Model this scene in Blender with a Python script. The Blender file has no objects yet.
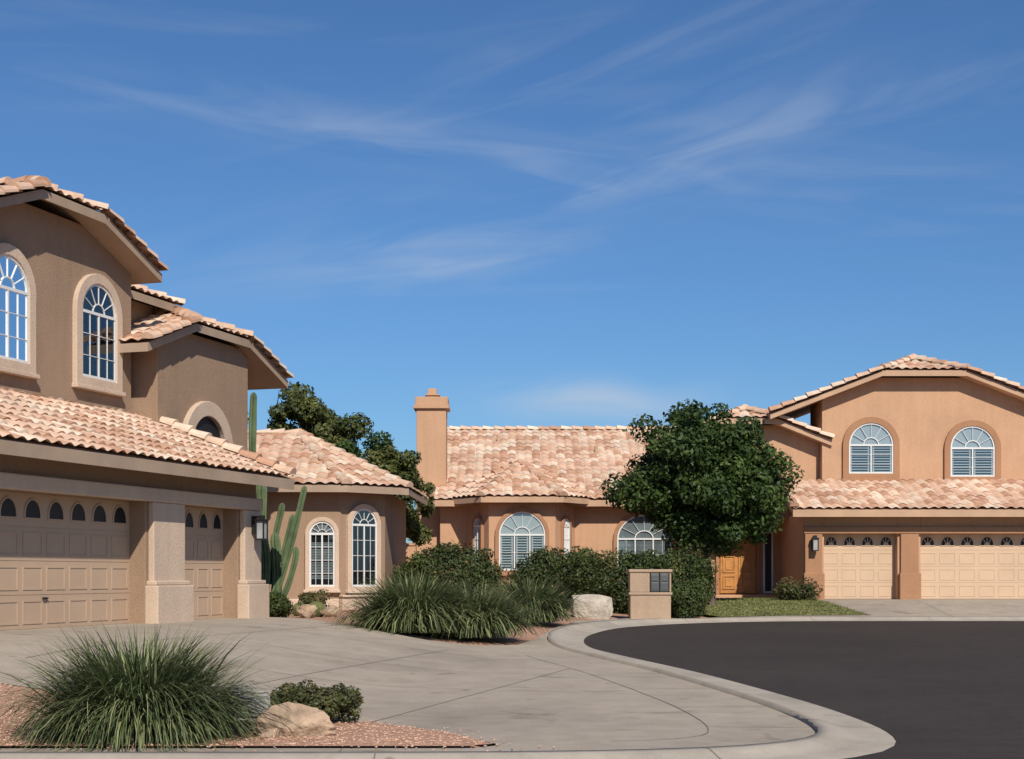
import bpy, math, random, bmesh
import numpy as np
from mathutils import Vector, Matrix
from mathutils import noise as mn
from mathutils.geometry import delaunay_2d_cdt
random.seed(7)
rng=np.random.default_rng(7)
scene=bpy.context.scene
COL=scene.collection
# ------------------------------------------------------------ materials
def base(name,rough=.85):
    m=bpy.data.materials.new(name); m.use_nodes=True
    nt=m.node_tree; b=nt.nodes['Principled BSDF']; b.inputs['Roughness'].default_value=rough
    b.inputs['Specular IOR Level'].default_value=.3
    return m,nt,b
def ramp(nt,fac,stops,interp='LINEAR'):
    r=nt.nodes.new('ShaderNodeValToRGB'); cr=r.color_ramp; cr.interpolation=interp
    while len(cr.elements)<len(stops): cr.elements.new(.5)
    for e,(p,c) in zip(cr.elements,stops):
        e.position=p; e.color=(*c,1) if len(c)==3 else c
    nt.links.new(fac,r.inputs[0]); return r
def noise(nt,vec,scale,detail=4,rough=.55,dist=0):
    n=nt.nodes.new('ShaderNodeTexNoise'); n.inputs['Scale'].default_value=scale
    n.inputs['Detail'].default_value=detail; n.inputs['Roughness'].default_value=rough
    n.inputs['Distortion'].default_value=dist
    nt.links.new(vec,n.inputs['Vector']); return n
def bump(nt,b,h,dist,strength=1):
    n=nt.nodes.new('ShaderNodeBump'); n.inputs['Distance'].default_value=dist; n.inputs['Strength'].default_value=strength
    nt.links.new(h,n.inputs['Height']); nt.links.new(n.outputs[0],b.inputs['Normal']); return n
def mixc(nt,fac,a,b,mode='MIX'):
    n=nt.nodes.new('ShaderNodeMix'); n.data_type='RGBA'; n.blend_type=mode
    for i,v in ((0,fac),(6,a),(7,b)):
        if hasattr(v,'links'): nt.links.new(v,n.inputs[i])
        elif isinstance(v,(int,float)): n.inputs[i].default_value=v
        else: n.inputs[i].default_value=(*v,1)
    return n.outputs[2]
def obco(nt): return nt.nodes.new('ShaderNodeTexCoord').outputs['Object']
def sc(c,f): return tuple(x*f for x in c)
def plain(name,col,rough=.7,bs=40,bd=.002,var=.12,vs=1.5):
    m,nt,b=base(name,rough); co=obco(nt)
    n=noise(nt,co,vs,5); r=ramp(nt,n.outputs['Fac'],[(.3,sc(col,1-var)),(.7,sc(col,1+var))])
    nt.links.new(r.outputs[0],b.inputs['Base Color'])
    if bd: bump(nt,b,noise(nt,co,bs,3).outputs['Fac'],bd)
    return m
def stucco(name,col):
    m,nt,b=base(name,.92); co=obco(nt)
    n=noise(nt,co,.7,6,.6); r=ramp(nt,n.outputs['Fac'],[(.25,sc(col,.88)),(.5,col),(.75,sc(col,1.08))])
    mp=nt.nodes.new('ShaderNodeMapping'); mp.inputs['Scale'].default_value=(3,3,.25); nt.links.new(co,mp.inputs[0])
    n2=noise(nt,mp.outputs[0],1.5,5,.6); r2=ramp(nt,n2.outputs['Fac'],[(.35,(.9,.89,.88)),(.6,(1,1,1))])
    f=noise(nt,co,22,4,.7); r3=ramp(nt,f.outputs['Fac'],[(.3,(.9,.9,.9)),(.7,(1.06,1.06,1.06))])
    c=mixc(nt,.6,r.outputs[0],r2.outputs[0],'MULTIPLY'); c=mixc(nt,1.0,c,r3.outputs[0],'MULTIPLY')
    nt.links.new(c,b.inputs['Base Color'])
    bump(nt,b,noise(nt,co,30,5,.7).outputs['Fac'],.012)
    return m
def tilemat(name,cols):
    m,nt,b=base(name,.85); uv=nt.nodes.new('ShaderNodeUVMap'); co=obco(nt)
    vm=nt.nodes.new('ShaderNodeVectorMath'); vm.operation='FLOOR'; nt.links.new(uv.outputs[0],vm.inputs[0])
    wn=nt.nodes.new('ShaderNodeTexWhiteNoise'); wn.noise_dimensions='2D'; nt.links.new(vm.outputs[0],wn.inputs['Vector'])
    k=len(cols); r=ramp(nt,wn.outputs['Value'],[(i/k,c) for i,c in enumerate(cols)],'CONSTANT')
    n=noise(nt,co,4,6,.65); r2=ramp(nt,n.outputs['Fac'],[(.3,(.72,.7,.68)),(.65,(1.05,1.05,1.05))])
    n3=noise(nt,co,.5,3); r3=ramp(nt,n3.outputs['Fac'],[(.3,(.88,.87,.86)),(.7,(1.05,1.04,1.03))])
    c=mixc(nt,.8,r.outputs[0],r2.outputs[0],'MULTIPLY'); c=mixc(nt,1.0,c,r3.outputs[0],'MULTIPLY')
    nt.links.new(c,b.inputs['Base Color']); bump(nt,b,noise(nt,co,50,3).outputs['Fac'],.004)
    return m
def leafmat(name,c0,c1,c2,trans=.25):
    m,nt,b=base(name,.55); uv=nt.nodes.new('ShaderNodeUVMap')
    sp=nt.nodes.new('ShaderNodeSeparateXYZ'); nt.links.new(uv.outputs[0],sp.inputs[0])
    r=ramp(nt,sp.outputs[0],[(0,c0),(.55,c1),(1,c2)])
    n=noise(nt,obco(nt),1.3,2); r2=ramp(nt,n.outputs['Fac'],[(.35,(.7,.72,.7)),(.65,(1.15,1.12,1.0))])
    c=mixc(nt,1.0,r.outputs[0],r2.outputs[0],'MULTIPLY')
    nt.links.new(c,b.inputs['Base Color'])
    t=nt.nodes.new('ShaderNodeBsdfTranslucent'); nt.links.new(c,t.inputs[0])
    mx=nt.nodes.new('ShaderNodeMixShader'); mx.inputs[0].default_value=trans
    nt.links.new(b.outputs[0],mx.inputs[1]); nt.links.new(t.outputs[0],mx.inputs[2])
    nt.links.new(mx.outputs[0],nt.nodes['Material Output'].inputs[0]); return m
def glassmat():
    m,nt,b=base('window_glass',.05)
    g=nt.nodes.new('ShaderNodeBsdfGlossy'); g.inputs['Roughness'].default_value=.03; g.inputs[0].default_value=(.85,.92,1,1)
    t=nt.nodes.new('ShaderNodeBsdfTransparent'); t.inputs[0].default_value=(.7,.76,.78,1)
    fr=nt.nodes.new('ShaderNodeFresnel'); fr.inputs[0].default_value=2.1
    mx=nt.nodes.new('ShaderNodeMixShader'); nt.links.new(fr.outputs[0],mx.inputs[0])
    nt.links.new(t.outputs[0],mx.inputs[1]); nt.links.new(g.outputs[0],mx.inputs[2])
    nt.links.new(mx.outputs[0],nt.nodes['Material Output'].inputs[0]); return m
def concretemat(name,col):
    m,nt,b=base(name,.9); co=obco(nt)
    n=noise(nt,co,.35,6,.6,.4); r=ramp(nt,n.outputs['Fac'],[(.28,sc(col,.80)),(.5,col),(.72,sc(col,1.08))])
    n2=noise(nt,co,2.2,6,.7); r2=ramp(nt,n2.outputs['Fac'],[(.3,(.84,.83,.82)),(.6,(1.03,1.03,1.03))])
    n3=noise(nt,co,60,3,.7); r3=ramp(nt,n3.outputs['Fac'],[(.3,(.88,.88,.88)),(.7,(1.08,1.08,1.08))])
    n4=noise(nt,co,.9,3,.5,1.5); r4=ramp(nt,n4.outputs['Fac'],[(.26,(.72,.69,.66)),(.36,(1,1,1))])
    n5=noise(nt,co,3.1,2,.4); r5=ramp(nt,n5.outputs['Fac'],[(.20,(.6,.57,.54)),(.27,(1,1,1))])
    c=mixc(nt,1.0,r.outputs[0],r2.outputs[0],'MULTIPLY'); c=mixc(nt,1.0,c,r3.outputs[0],'MULTIPLY'); c=mixc(nt,1.0,c,r4.outputs[0],'MULTIPLY'); c=mixc(nt,1.0,c,r5.outputs[0],'MULTIPLY')
    nt.links.new(c,b.inputs['Base Color']); bump(nt,b,n3.outputs['Fac'],.003); return m
def gravelmat(name,a,bc,cc,scale=28):
    m,nt,b=base(name,.95); co=obco(nt)
    v=nt.nodes.new('ShaderNodeTexVoronoi'); v.inputs['Scale'].default_value=scale; nt.links.new(co,v.inputs['Vector'])
    sp=nt.nodes.new('ShaderNodeSeparateColor'); nt.links.new(v.outputs['Color'],sp.inputs[0])
    r=ramp(nt,sp.outputs[0],[(0,a),(.5,bc),(1,cc)])
    r2=ramp(nt,v.outputs['Distance'],[(.2,(1,1,1)),(.7,(.6,.57,.55))])
    n=noise(nt,co,.5,5); r3=ramp(nt,n.outputs['Fac'],[(.3,(.88,.86,.85)),(.7,(1.08,1.06,1.05))])
    c=mixc(nt,.8,r.outputs[0],r2.outputs[0],'MULTIPLY'); c=mixc(nt,1.0,c,r3.outputs[0],'MULTIPLY')
    nt.links.new(c,b.inputs['Base Color'])
    bump(nt,b,v.outputs['Distance'],.014,.6).invert=True; return m
M={}
M['wallL']=stucco('brown_stucco',(.33,.222,.148))
M['wallR']=stucco('peach_stucco',(.53,.315,.19))
M['trimL']=stucco('beige_trim',(.58,.44,.33))
M['mail']=stucco('tan_stucco',(.42,.30,.205))
M['trimR']=stucco('terracotta_trim',(.38,.20,.11))
M['fascL']=plain('fascia_brown',(.36,.26,.185),.7)
M['fascR']=plain('fascia_tan',(.47,.30,.19),.7)
M['tile']=tilemat('clay_roof_tiles',[(.66,.46,.335),(.70,.54,.41),(.55,.335,.225),(.64,.44,.315),(.74,.60,.47),(.50,.29,.19),(.67,.46,.335)])
M['doorL']=plain('garage_door_tan',(.46,.325,.225),.6,30,.001,.05)
M['doorR']=plain('garage_door_peach',(.56,.395,.265),.6,30,.001,.05)
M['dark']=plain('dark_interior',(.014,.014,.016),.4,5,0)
M['white']=plain('white_frame',(.66,.66,.64),.5,20,0,.04)
M['shut']=plain('shutter_white',(.55,.55,.53),.6,20,0,.05)
M['blind']=plain('blind_grey',(.30,.31,.31),.7,20,0,.2,3)
M['glass']=glassmat()
M['wood']=plain('orange_wood',(.46,.215,.065),.45,25,.003,.25,5)
M['black']=plain('black_metal',(.02,.02,.02),.4,5,0)
M['steel']=plain('dark_steel',(.10,.10,.10),.35,5,0)
M['conc']=concretemat('driveway_concrete',(.37,.31,.245))
M['curb']=concretemat('curb_concrete',(.40,.345,.28))
M['joint']=plain('joint_dark',(.19,.16,.13),.9,5,0)
M['rock']=plain('granite_rock',(.34,.24,.165),.9,9,.06,.5,5)
M['rockg']=plain('grey_rock',(.29,.265,.24),.9,9,.06,.35,5)
M['pale']=plain('pale_stone',(.42,.36,.29),.9,9,.04,.25,3)
M['gravel']=gravelmat('pink_gravel',(.50,.29,.195),(.44,.245,.16),(.60,.40,.29))
M['pebb']=plain('pebble_pink',(.52,.33,.23),.9,20,0,.35,9)
M['lawn']=plain('lawn_soil',(.20,.19,.08),.95,60,.03,.35,6)
M['lawnb']=leafmat('lawn_grass',(.10,.13,.03),(.18,.21,.06),(.34,.33,.13),.3)
M['barrel']=plain('barrel_green',(.13,.14,.05),.8,60,.01,.3,6)
M['bark']=plain('bark_brown',(.14,.10,.075),.9,20,.03,.3,6)
M['cactus']=plain('cactus_green',(.095,.13,.06),.7,20,.004,.3,3)
M['tree']=leafmat('tree_leaves',(.022,.044,.010),(.048,.085,.020),(.10,.145,.035))
M['tree2']=leafmat('olive_leaves',(.05,.06,.018),(.09,.11,.03),(.18,.18,.06))
M['hedge']=leafmat('hedge_leaves',(.027,.043,.013),(.058,.083,.024),(.12,.145,.045))
M['bush']=leafmat('bush_leaves',(.04,.05,.02),(.09,.10,.035),(.19,.13,.06))
M['blade']=leafmat('grass_blades',(.05,.075,.028),(.12,.155,.065),(.32,.33,.17),.25)
def asph():
    m,nt,b=base('asphalt',.9); co=obco(nt)
    n=noise(nt,co,.25,5,.6); r=ramp(nt,n.outputs['Fac'],[(.3,(.047,.038,.033)),(.7,(.060,.049,.043))])
    v=noise(nt,co,70,3,.8); r2=ramp(nt,v.outputs['Fac'],[(.3,(.55,.55,.55)),(.55,(.95,.95,.95)),(.75,(1.9,1.85,1.8))])
    n3=noise(nt,co,3,6,.7); r3=ramp(nt,n3.outputs['Fac'],[(.35,(.88,.88,.88)),(.7,(1.12,1.1,1.08))])
    c=mixc(nt,1.0,r.outputs[0],r2.outputs[0],'MULTIPLY'); c=mixc(nt,1.0,c,r3.outputs[0],'MULTIPLY'); nt.links.new(c,b.inputs['Base Color'])
    b.inputs['Specular IOR Level'].default_value=.15
    bump(nt,b,v.outputs['Fac'],.004); return m
M['asph']=asph()
# ------------------------------------------------------------ helpers
def empty(name,M4=Matrix()):
    e=bpy.data.objects.new(name,None); COL.objects.link(e); e.matrix_world=M4; e.empty_display_size=.5; return e
class MB:
    def __init__(s,T=None): s.v=[];s.f=[];s.uv=[];s.T=T or Matrix()
    def add(s,vs,fs,uvs=None):
        o=len(s.v); s.v+=[tuple(s.T@Vector(p)) for p in vs]; s.f+=[tuple(i+o for i in f) for f in fs]
        s.uv+= list(uvs) if uvs is not None else [(0,0)]*len(vs)
    def box(s,x0,x1,y0,y1,z0,z1):
        s.add([(x0,y0,z0),(x1,y0,z0),(x1,y1,z0),(x0,y1,z0),(x0,y0,z1),(x1,y0,z1),(x1,y1,z1),(x0,y1,z1)],
              [(0,3,2,1),(4,5,6,7),(0,1,5,4),(1,2,6,5),(2,3,7,6),(3,0,4,7)])
    def ext(s,pts,vec):
        n=len(pts); v=Vector(vec)
        s.add([tuple(p) for p in pts]+[tuple(Vector(p)+v) for p in pts],
              [tuple(range(n)),tuple(range(2*n-1,n-1,-1))]+[(i,(i+n),(i+1)%n+n,(i+1)%n) for i in range(n)])
    def ring(s,out,inn,y0,y1):
        n=len(out)
        vs=[(a,y0,b) for a,b in out]+[(a,y0,b) for a,b in inn]+[(a,y1,b) for a,b in out]+[(a,y1,b) for a,b in inn]
        fs=[]
        for i in range(n):
            j=(i+1)%n
            fs+=[(i,j,j+n,i+n),(i,i+2*n,j+2*n,j),(i+n,j+n,j+3*n,i+3*n)]
        s.add(vs,fs)
    def obj(s,name,mat,parent=None,smooth=False,bevel=0,up=False):
        me=bpy.data.meshes.new(name); me.from_pydata(s.v,[],s.f)
        ul=me.uv_layers.new(name='UVMap')
        li=np.empty(len(me.loops),dtype=np.int32); me.loops.foreach_get('vertex_index',li)
        ul.data.foreach_set('uv',np.array(s.uv,dtype=np.float32)[li].ravel())
        bm=bmesh.new(); bm.from_mesh(me)
        if up:
            bm.normal_update()
            for f in bm.faces:
                if f.normal.z<0: f.normal_flip()
        elif not smooth: bmesh.ops.recalc_face_normals(bm,faces=bm.faces)
        bm.to_mesh(me); bm.free()
        if smooth: me.polygons.foreach_set('use_smooth',[True]*len(me.polygons))
        me.materials.append(mat); o=bpy.data.objects.new(name,me); COL.objects.link(o)
        if parent: o.parent=parent
        if bevel:
            m=o.modifiers.new('b','BEVEL'); m.width=bevel; m.segments=2; m.limit_method='ANGLE'
        return o
def arch(cx,z0,w,h,rise,n=16):
    p=[(cx-w/2,z0),(cx-w/2,z0+h-rise)]
    for i in range(1,n):
        a=math.pi*(1-i/n); p.append((cx+w/2*math.cos(a),z0+h-rise+rise*math.sin(a)))
    return p+[(cx+w/2,z0+h-rise),(cx+w/2,z0)]
def bar(mb,p,q,w,y0,y1):
    p=Vector(p);q=Vector(q);d=(q-p).normalized();n=Vector((-d.y,d.x))*w/2
    mb.ext([(c.x,y0,c.y) for c in (p-n,q-n,q+n,p+n)],(0,y1-y0,0))
def window(P,T,cx,z0,w,h,rise,trim=.16,cols=2,rows=3,shutter=False,proud=.1):
    for k in P: P[k].T=T
    P['trim'].ring(arch(cx,z0-trim,w+2*trim,h+2*trim,rise+trim),arch(cx,z0,w,h,rise),-proud,.02)
    P['trim'].box(cx-w/2-trim-.04,cx+w/2+trim+.04,-proud-.05,.0,z0-trim-.05,z0-trim+.03)
    P['frame'].ring(arch(cx,z0,w,h,rise),arch(cx,z0+.045,w-.09,h-.09,rise-.045),-.07,.0)
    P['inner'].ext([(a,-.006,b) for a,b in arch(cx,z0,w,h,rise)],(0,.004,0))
    P['glass'].add([(a,-.05,b) for a,b in arch(cx,z0,w,h,rise)],[tuple(range(19))])
    zs=z0+h-rise; f=P['frame']
    bar(f,(cx-w/2,zs),(cx+w/2,zs),.055,-.075,-.02)
    for i in range(1,cols):
        x=cx-w/2+w*i/cols; bar(f,(x,z0),(x,zs),.04,-.072,-.02)
    if not shutter:
        for i in range(cols*2):
            if i%2: x=cx-w/2+w*i/(cols*2); bar(f,(x,z0),(x,zs),.010,-.068,-.03)
    for i in range(1,rows):
        z=z0+(zs-z0)*i/rows; bar(f,(cx-w/2,z),(cx+w/2,z),.012,-.069,-.03)
    for a in (30,60,90,120,150):
        a=math.radians(a); bar(f,(cx+w*.16*math.cos(a),zs+rise*.32*math.sin(a)),(cx+w*.5*math.cos(a),zs+rise*math.sin(a)),.012,-.067,-.03)
    f.ring(arch(cx,zs,w*.36,rise*.36,rise*.36),arch(cx,zs,w*.32,rise*.32,rise*.32),-.068,-.03)
    S=P['shut']
    if shutter:
        for i in range(cols):
            x0=cx-w/2+w*i/cols+.05; x1=cx-w/2+w*(i+1)/cols-.05
            S.box(x0,x0+.05,-.035,-.012,z0,zs); S.box(x1-.05,x1,-.035,-.012,z0,zs)
            z=z0+.04
            while z<zs-.03:
                S.add([(x0,-.036,z),(x1,-.036,z),(x1,-.016,z+.03),(x0,-.016,z+.03)],[(0,1,2,3)]); z+=.085
        S.ext([(a,-.02,b) for a,b in arch(cx,zs,w-.1,rise-.06,rise-.06)],(0,.004,0))
    else:
        B=P['blind']; rr=random.Random(int(cx*100)); z1=zs-(zs-z0)*rr.uniform(.0,.25); z=z0+(zs-z0)*rr.uniform(.0,.2)
        while z<z1:
            B.add([(cx-w/2+.05,-.034,z),(cx+w/2-.05,-.034,z),(cx+w/2-.05,-.016,z+.028),(cx-w/2+.05,-.016,z+.028)],[(0,1,2,3)]); z+=.042
        B.ext([(a,-.02,b) for a,b in arch(cx,zs,w-.1,rise-.06,rise-.06)],(0,.004,0))
def newP(): return {k:MB() for k in ('trim','frame','inner','glass','shut','blind')}
def finP(P,par,trim):
    P['trim'].obj('window_trim',trim,par,bevel=.012); P['frame'].obj('window_frames',M['white'],par)
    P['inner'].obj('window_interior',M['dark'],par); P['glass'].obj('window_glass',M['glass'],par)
    if P['shut'].v: P['shut'].obj('window_shutters',M['shut'],par)
    if P['blind'].v: P['blind'].obj('window_blinds',M['blind'],par)
def tile_plane(mb,fmb,pts,pitch=.29,course=.40,amp=.055,lip=.04):
    P=[Vector(p) for p in pts]; x=(P[1]-P[0]).normalized(); n=(P[1]-P[0]).cross(P[2]-P[0]).normalized()
    up=n.cross(x)
    q=[((p-P[0]).dot(x),(p-P[0]).dot(up)) for p in P]
    bm_=max(b for a,b in q)
    def rng_at(b):
        b=min(max(b,1e-5),bm_-1e-5); xs=[]
        for i in range(len(q)):
            (a0,b0),(a1,b1)=q[i],q[(i+1)%len(q)]
            if (b0-b)*(b1-b)<=0 and abs(b1-b0)>1e-9: xs.append(a0+(a1-a0)*(b-b0)/(b1-b0))
        return (min(xs),max(xs)) if xs else (0,0)
    amin=min(a for a,b in q); amax=max(a for a,b in q); st=pitch/6
    A=np.arange(math.floor(amin/st)*st,amax+st*1.01,st)
    ph=random.random()*pitch
    levels=[]; k=0
    while k*course<bm_-.01:
        levels.append((k*course,lip,k+.06)); levels.append((min((k+1)*course,bm_),0,k+.94)); k+=1
    vs=[];uv=[];fs=[]; W=len(A); jit={}
    for li,(b,off,vv) in enumerate(levels):
        lo,hi=rng_at(b)
        for a in A:
            ac=min(max(a,lo),hi)
            c=.5+.5*math.cos(2*math.pi*(ac+ph)/pitch)
            key=(li//2,math.floor((a+ph)/pitch+.5))
            if key not in jit: jit[key]=random.gauss(0,.006)
            hgt=amp*c**.75+off+.012+(jit[key] if off else 0)
            db=(jit[key]*1.8 if (off and 0<b) else 0)
            vs.append(tuple(P[0]+x*ac+up*(b+db)+n*hgt)); uv.append(((a+ph)/pitch+.5,vv))
    for r in range(len(levels)-1):
        for i in range(W-1):
            i0=r*W+i
            w0=(Vector(vs[i0])-Vector(vs[i0+1])).length; w1=(Vector(vs[i0+W])-Vector(vs[i0+W+1])).length
            if w0<.012 and w1<.012: continue
            fs.append((i0,i0+1,i0+W+1,i0+W))
    mb.add(vs,fs,uv)
    if fmb is not None: fmb.ext([tuple(p) for p in P],(0,0,-.17))
cap_id=[1000]
def caps(mb,p0,p1,r=.13,L=.42):
    p0=Vector(p0);p1=Vector(p1);d=p1-p0;n=max(1,round(d.length/L));dl=d.length/n;d.normalize()
    side=d.cross(Vector((0,0,1))).normalized(); up=side.cross(d).normalized()
    for i in range(n):
        cap_id[0]+=1; vs=[];S=8; rj=random.uniform(-.01,.01)
        for (t,rr) in ((0,r*1.15+rj),(dl*1.08,r*.86+rj)):
            for k in range(S+1):
                a=math.pi*k/S
                vs.append(tuple(p0+d*(i*dl+t)+side*rr*math.cos(a)+up*(rr*math.sin(a)*.95+.02+(.03 if t==0 else 0))))
        fs=[(k,k+1,k+S+2,k+S+1) for k in range(S)]
        fs.append(tuple(range(S+1)))
        mb.add(vs,fs,[(cap_id[0]+.5,.5)]*len(vs))
def gable(tb,fb,cx,yf,he,hf,ze,sl,yb):
    zf=ze+sl*(he-hf); zr=zf+sl*hf
    EL=(cx-he,yf,ze);ER=(cx+he,yf,ze);FL=(cx-hf,yf,zf);FR=(cx+hf,yf,zf);A=(cx,yf+hf,zr);RB=(cx,yb,zr);BL=(cx-he,yb,ze);BR=(cx+he,yb,ze)
    tile_plane(tb,fb,[ER,BR,RB,A,FR]); tile_plane(tb,fb,[BL,EL,FL,A,RB]); tile_plane(tb,fb,[FL,FR,A])
    for a,b in ((EL,FL),(ER,FR),(FL,A),(FR,A),(A,RB)):
        off=Vector((0,0,.03)); caps(tb,Vector(a)+off,Vector(b)+off)
def gable_wall(mb,cx,y0,y1,xl,xr,z0,he,hf,ze,sl):
    f=lambda x: min(ze+sl*(he-abs(x-cx)),ze+sl*(he-hf))-.16
    pts=[(xl,z0),(xr,z0),(xr,f(xr))]
    if xr>cx+hf: pts.append((cx+hf,f(cx+hf)))
    if xl<cx-hf: pts.append((cx-hf,f(cx-hf)))
    pts.append((xl,f(xl)))
    mb.ext([(a,y0,b) for a,b in pts],(0,y1-y0,0))
def hip(tb,fb,x0,x1,y0,y1,ze,sl):
    h=(y1-y0)/2; zr=ze+sl*h; ym=(y0+y1)/2
    a=(x0,y0,ze);b=(x1,y0,ze);c=(x1,y1,ze);d=(x0,y1,ze);e=(x0+h,ym,zr);f=(x1-h,ym,zr)
    tile_plane(tb,fb,[a,b,f,e]);tile_plane(tb,fb,[b,c,f]);tile_plane(tb,fb,[c,d,e,f]);tile_plane(tb,fb,[d,a,e])
    for p,q in ((a,e),(b,f),(c,f),(d,e),(e,f)): caps(tb,p,q)
def garage_door(dm,wm,x0,x1,y,z0,z1,cols,fan):
    dm.box(x0,x1,y,y+.06,z0,z1); H=(z1-z0)/4; W=(x1-x0)/cols
    for r in range(4):
        dm.box(x0,x1,y-.006,y-.001,z0+r*H+.008,z0+(r+1)*H-.008)
        for c in range(cols):
            a=x0+c*W; z=z0+r*H
            if r<3:
                o=[(a+.06,z+.08),(a+W-.06,z+.08),(a+W-.06,z+H-.08),(a+.06,z+H-.08)]
                i=[(a+.085,z+.105),(a+W-.085,z+.105),(a+W-.085,z+H-.105),(a+.085,z+H-.105)]
                dm.ring(o,i,y-.016,y-.006)
            else:
                ww=W-.17; hh=H*.62
                A=arch(a+W/2,z+.12,ww,hh,hh*.75,10); B=arch(a+W/2,z+.145,ww-.06,hh-.05,hh*.7,10)
                dm.ring(A,B,y-.022,y-.006)
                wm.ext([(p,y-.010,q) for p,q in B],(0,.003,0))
                if fan:
                    for ang in (50,90,130):
                        t=math.radians(ang); zc=z+.15
                        bar(dm,(a+W/2,zc),(a+W/2+(ww/2-.04)*math.cos(t),zc+(hh-.08)*math.sin(t)),.018,y-.02,y-.0105)
                    S=[(a+W/2+q*.09,z+.15+w_*.09) for q,w_ in [(math.cos(k*math.pi/6),math.sin(k*math.pi/6)) for k in range(7)]]
                    dm.ext([(p,y-.021,q) for p,q in S],(0,.01,0))
# ------------------------------------------------------------ terrain
OX,OY=-7.68,22.5; du=Vector((.3054,.9522)); dn=Vector((.9522,-.3054))
def sm(t): t=np.clip(t,0,1); return t*t*(3-2*t)
def h(X,Y):
    X=np.asarray(X,float);Y=np.asarray(Y,float)
    r=.014*np.clip(Y-14,0,30)
    n=(X-OX)*.9522-(Y-OY)*.3054
    tL=sm((7.2-n)/6.4)*sm((Y-13)/8); tR=sm((Y-40.5)/5)
    return np.maximum(r+(.70-r)*tL, r+(.79-r)*tR)
def hz(x,y): return float(h(x,y))
def grid_terrain():
    xs=np.unique(np.round(np.concatenate([np.linspace(-900,-60,15),np.linspace(-60,-16,23),np.arange(-16,24,.35),np.linspace(24,60,19),np.linspace(60,900,15)]),3))
    ys=np.unique(np.round(np.concatenate([np.linspace(-900,-40,12),np.linspace(-40,10,18),np.arange(10,52,.35),np.linspace(52,90,16),np.linspace(90,1500,18)]),3))
    X,Y=np.meshgrid(xs,ys); Z=h(X,Y)
    v=np.stack([X.ravel(),Y.ravel(),Z.ravel()],1); W=len(xs)
    i,j=np.meshgrid(np.arange(len(xs)-1),np.arange(len(ys)-1)); a=(j*W+i).ravel()
    f=np.stack([a,a+1,a+W+1,a+W],1)
    me=bpy.data.meshes.new('ground'); me.from_pydata(v.tolist(),[],f.tolist()); me.polygons.foreach_set('use_smooth',[True]*len(f))
    me.materials.append(M['gravel']); o=bpy.data.objects.new('gravel_ground',me); COL.objects.link(o)
grid_terrain()
def drape(name,poly,off,mat,cell=.4,extra=()):
    """constrained Delaunay sheet laid over the terrain"""
    P=np.array(poly,float); pts=[Vector((float(x),float(y))) for x,y in poly]; nb=len(pts)
    xs=np.arange(P[:,0].min()+cell*.37,P[:,0].max(),cell); ys=list(np.arange(P[:,1].min()+cell*.41,P[:,1].max(),cell))+list(extra)
    pts+=[Vector((float(x),float(y))) for y in ys for x in xs if inpoly(x,y,poly)]
    ov,oe,of,_,_,_=delaunay_2d_cdt(pts,[],[list(range(nb))],1,1e-5)
    vs=[(v.x,v.y,hz(v.x,v.y)+off) for v in ov]; fs=[]
    for f in of:
        a,b,c=[ov[i] for i in f[:3]]
        ar=(b.x-a.x)*(c.y-a.y)-(b.y-a.y)*(c.x-a.x)
        if abs(ar)<1e-9: continue
        fs.append(tuple(f) if ar>0 else tuple(reversed(f)))
    me=bpy.data.meshes.new(name); me.from_pydata(vs,[],fs); me.materials.append(mat)
    me.polygons.foreach_set('use_smooth',[True]*len(fs)); me.update()
    o=bpy.data.objects.new(name,me); COL.objects.link(o); return o
def inpoly(x,y,P):
    c=False;j=len(P)-1
    for i in range(len(P)):
        if (P[i][1]>y)!=(P[j][1]>y) and x<(P[j][0]-P[i][0])*(y-P[i][1])/(P[j][1]-P[i][1])+P[i][0]: c=not c
        j=i
    return c
def catmull(p,step=.35):
    out=[]
    for i in range(len(p)-1):
        p0=Vector(p[max(i-1,0)]);p1=Vector(p[i]);p2=Vector(p[i+1]);p3=Vector(p[min(i+2,len(p)-1)])
        n=max(2,min(14,int((p2-p1).length/step)))
        for k in range(n):
            t=k/n
            out.append(.5*((2*p1)+(p2-p0)*t+(2*p0-5*p1+4*p2-p3)*t*t+(3*p1-p0-3*p2+p3)*t**3))
    out.append(Vector(p[-1])); return out
edge=catmull([(-60,11.9),(-30,11.9),(-12,11.9),(-4,11.9),(0,11.95),(1.9,12.3),(2.95,12.95),(3.5,13.8),(3.7,14.9),(3.66,16.4),(3.42,18.45),(2.78,22.2),(1.95,25.8),(1.5,28),(1.42,30),(1.72,32.3),(2.6,35.2),(4.2,37.8),(5.7,38.9),(7.7,39.5),(10,39.6),(14,39.6),(22,39.6),(34,39.6),(60,39.6)])
def offs(pl,d):
    o=[]
    for i,p in enumerate(pl):
        t=(pl[min(i+1,len(pl)-1)]-pl[max(i-1,0)]).normalized(); o.append(p+Vector((-t.y,t.x))*d)
    return o
drape('asphalt_road',[(p.x,p.y) for p in edge]+[(60,-30),(-60,-30)],.03,M['asph'],1.0,(14,))
kb=MB(); prof=[(-.02,.028),(.0,.036),(.30,.036),(.40,.048),(.5,.085),(.58,.11),(.70,.115),(.705,0)]
rows=[offs(edge,d) for d,_ in prof]; n=len(edge); vs=[]
for r,(d,z) in zip(rows,prof): vs+=[(p.x,p.y,hz(p.x,p.y)+z) for p in r]
fs=[(r*n+i,r*n+i+1,(r+1)*n+i+1,(r+1)*n+i) for r in range(len(prof)-1) for i in range(n-1)]
kb.add(vs,fs); kb.obj('concrete_curb',M['curb'],smooth=True,up=True)
back=[(p.x,p.y) for p in offs(edge,.66) if -34<p.x<23.5]
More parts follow.
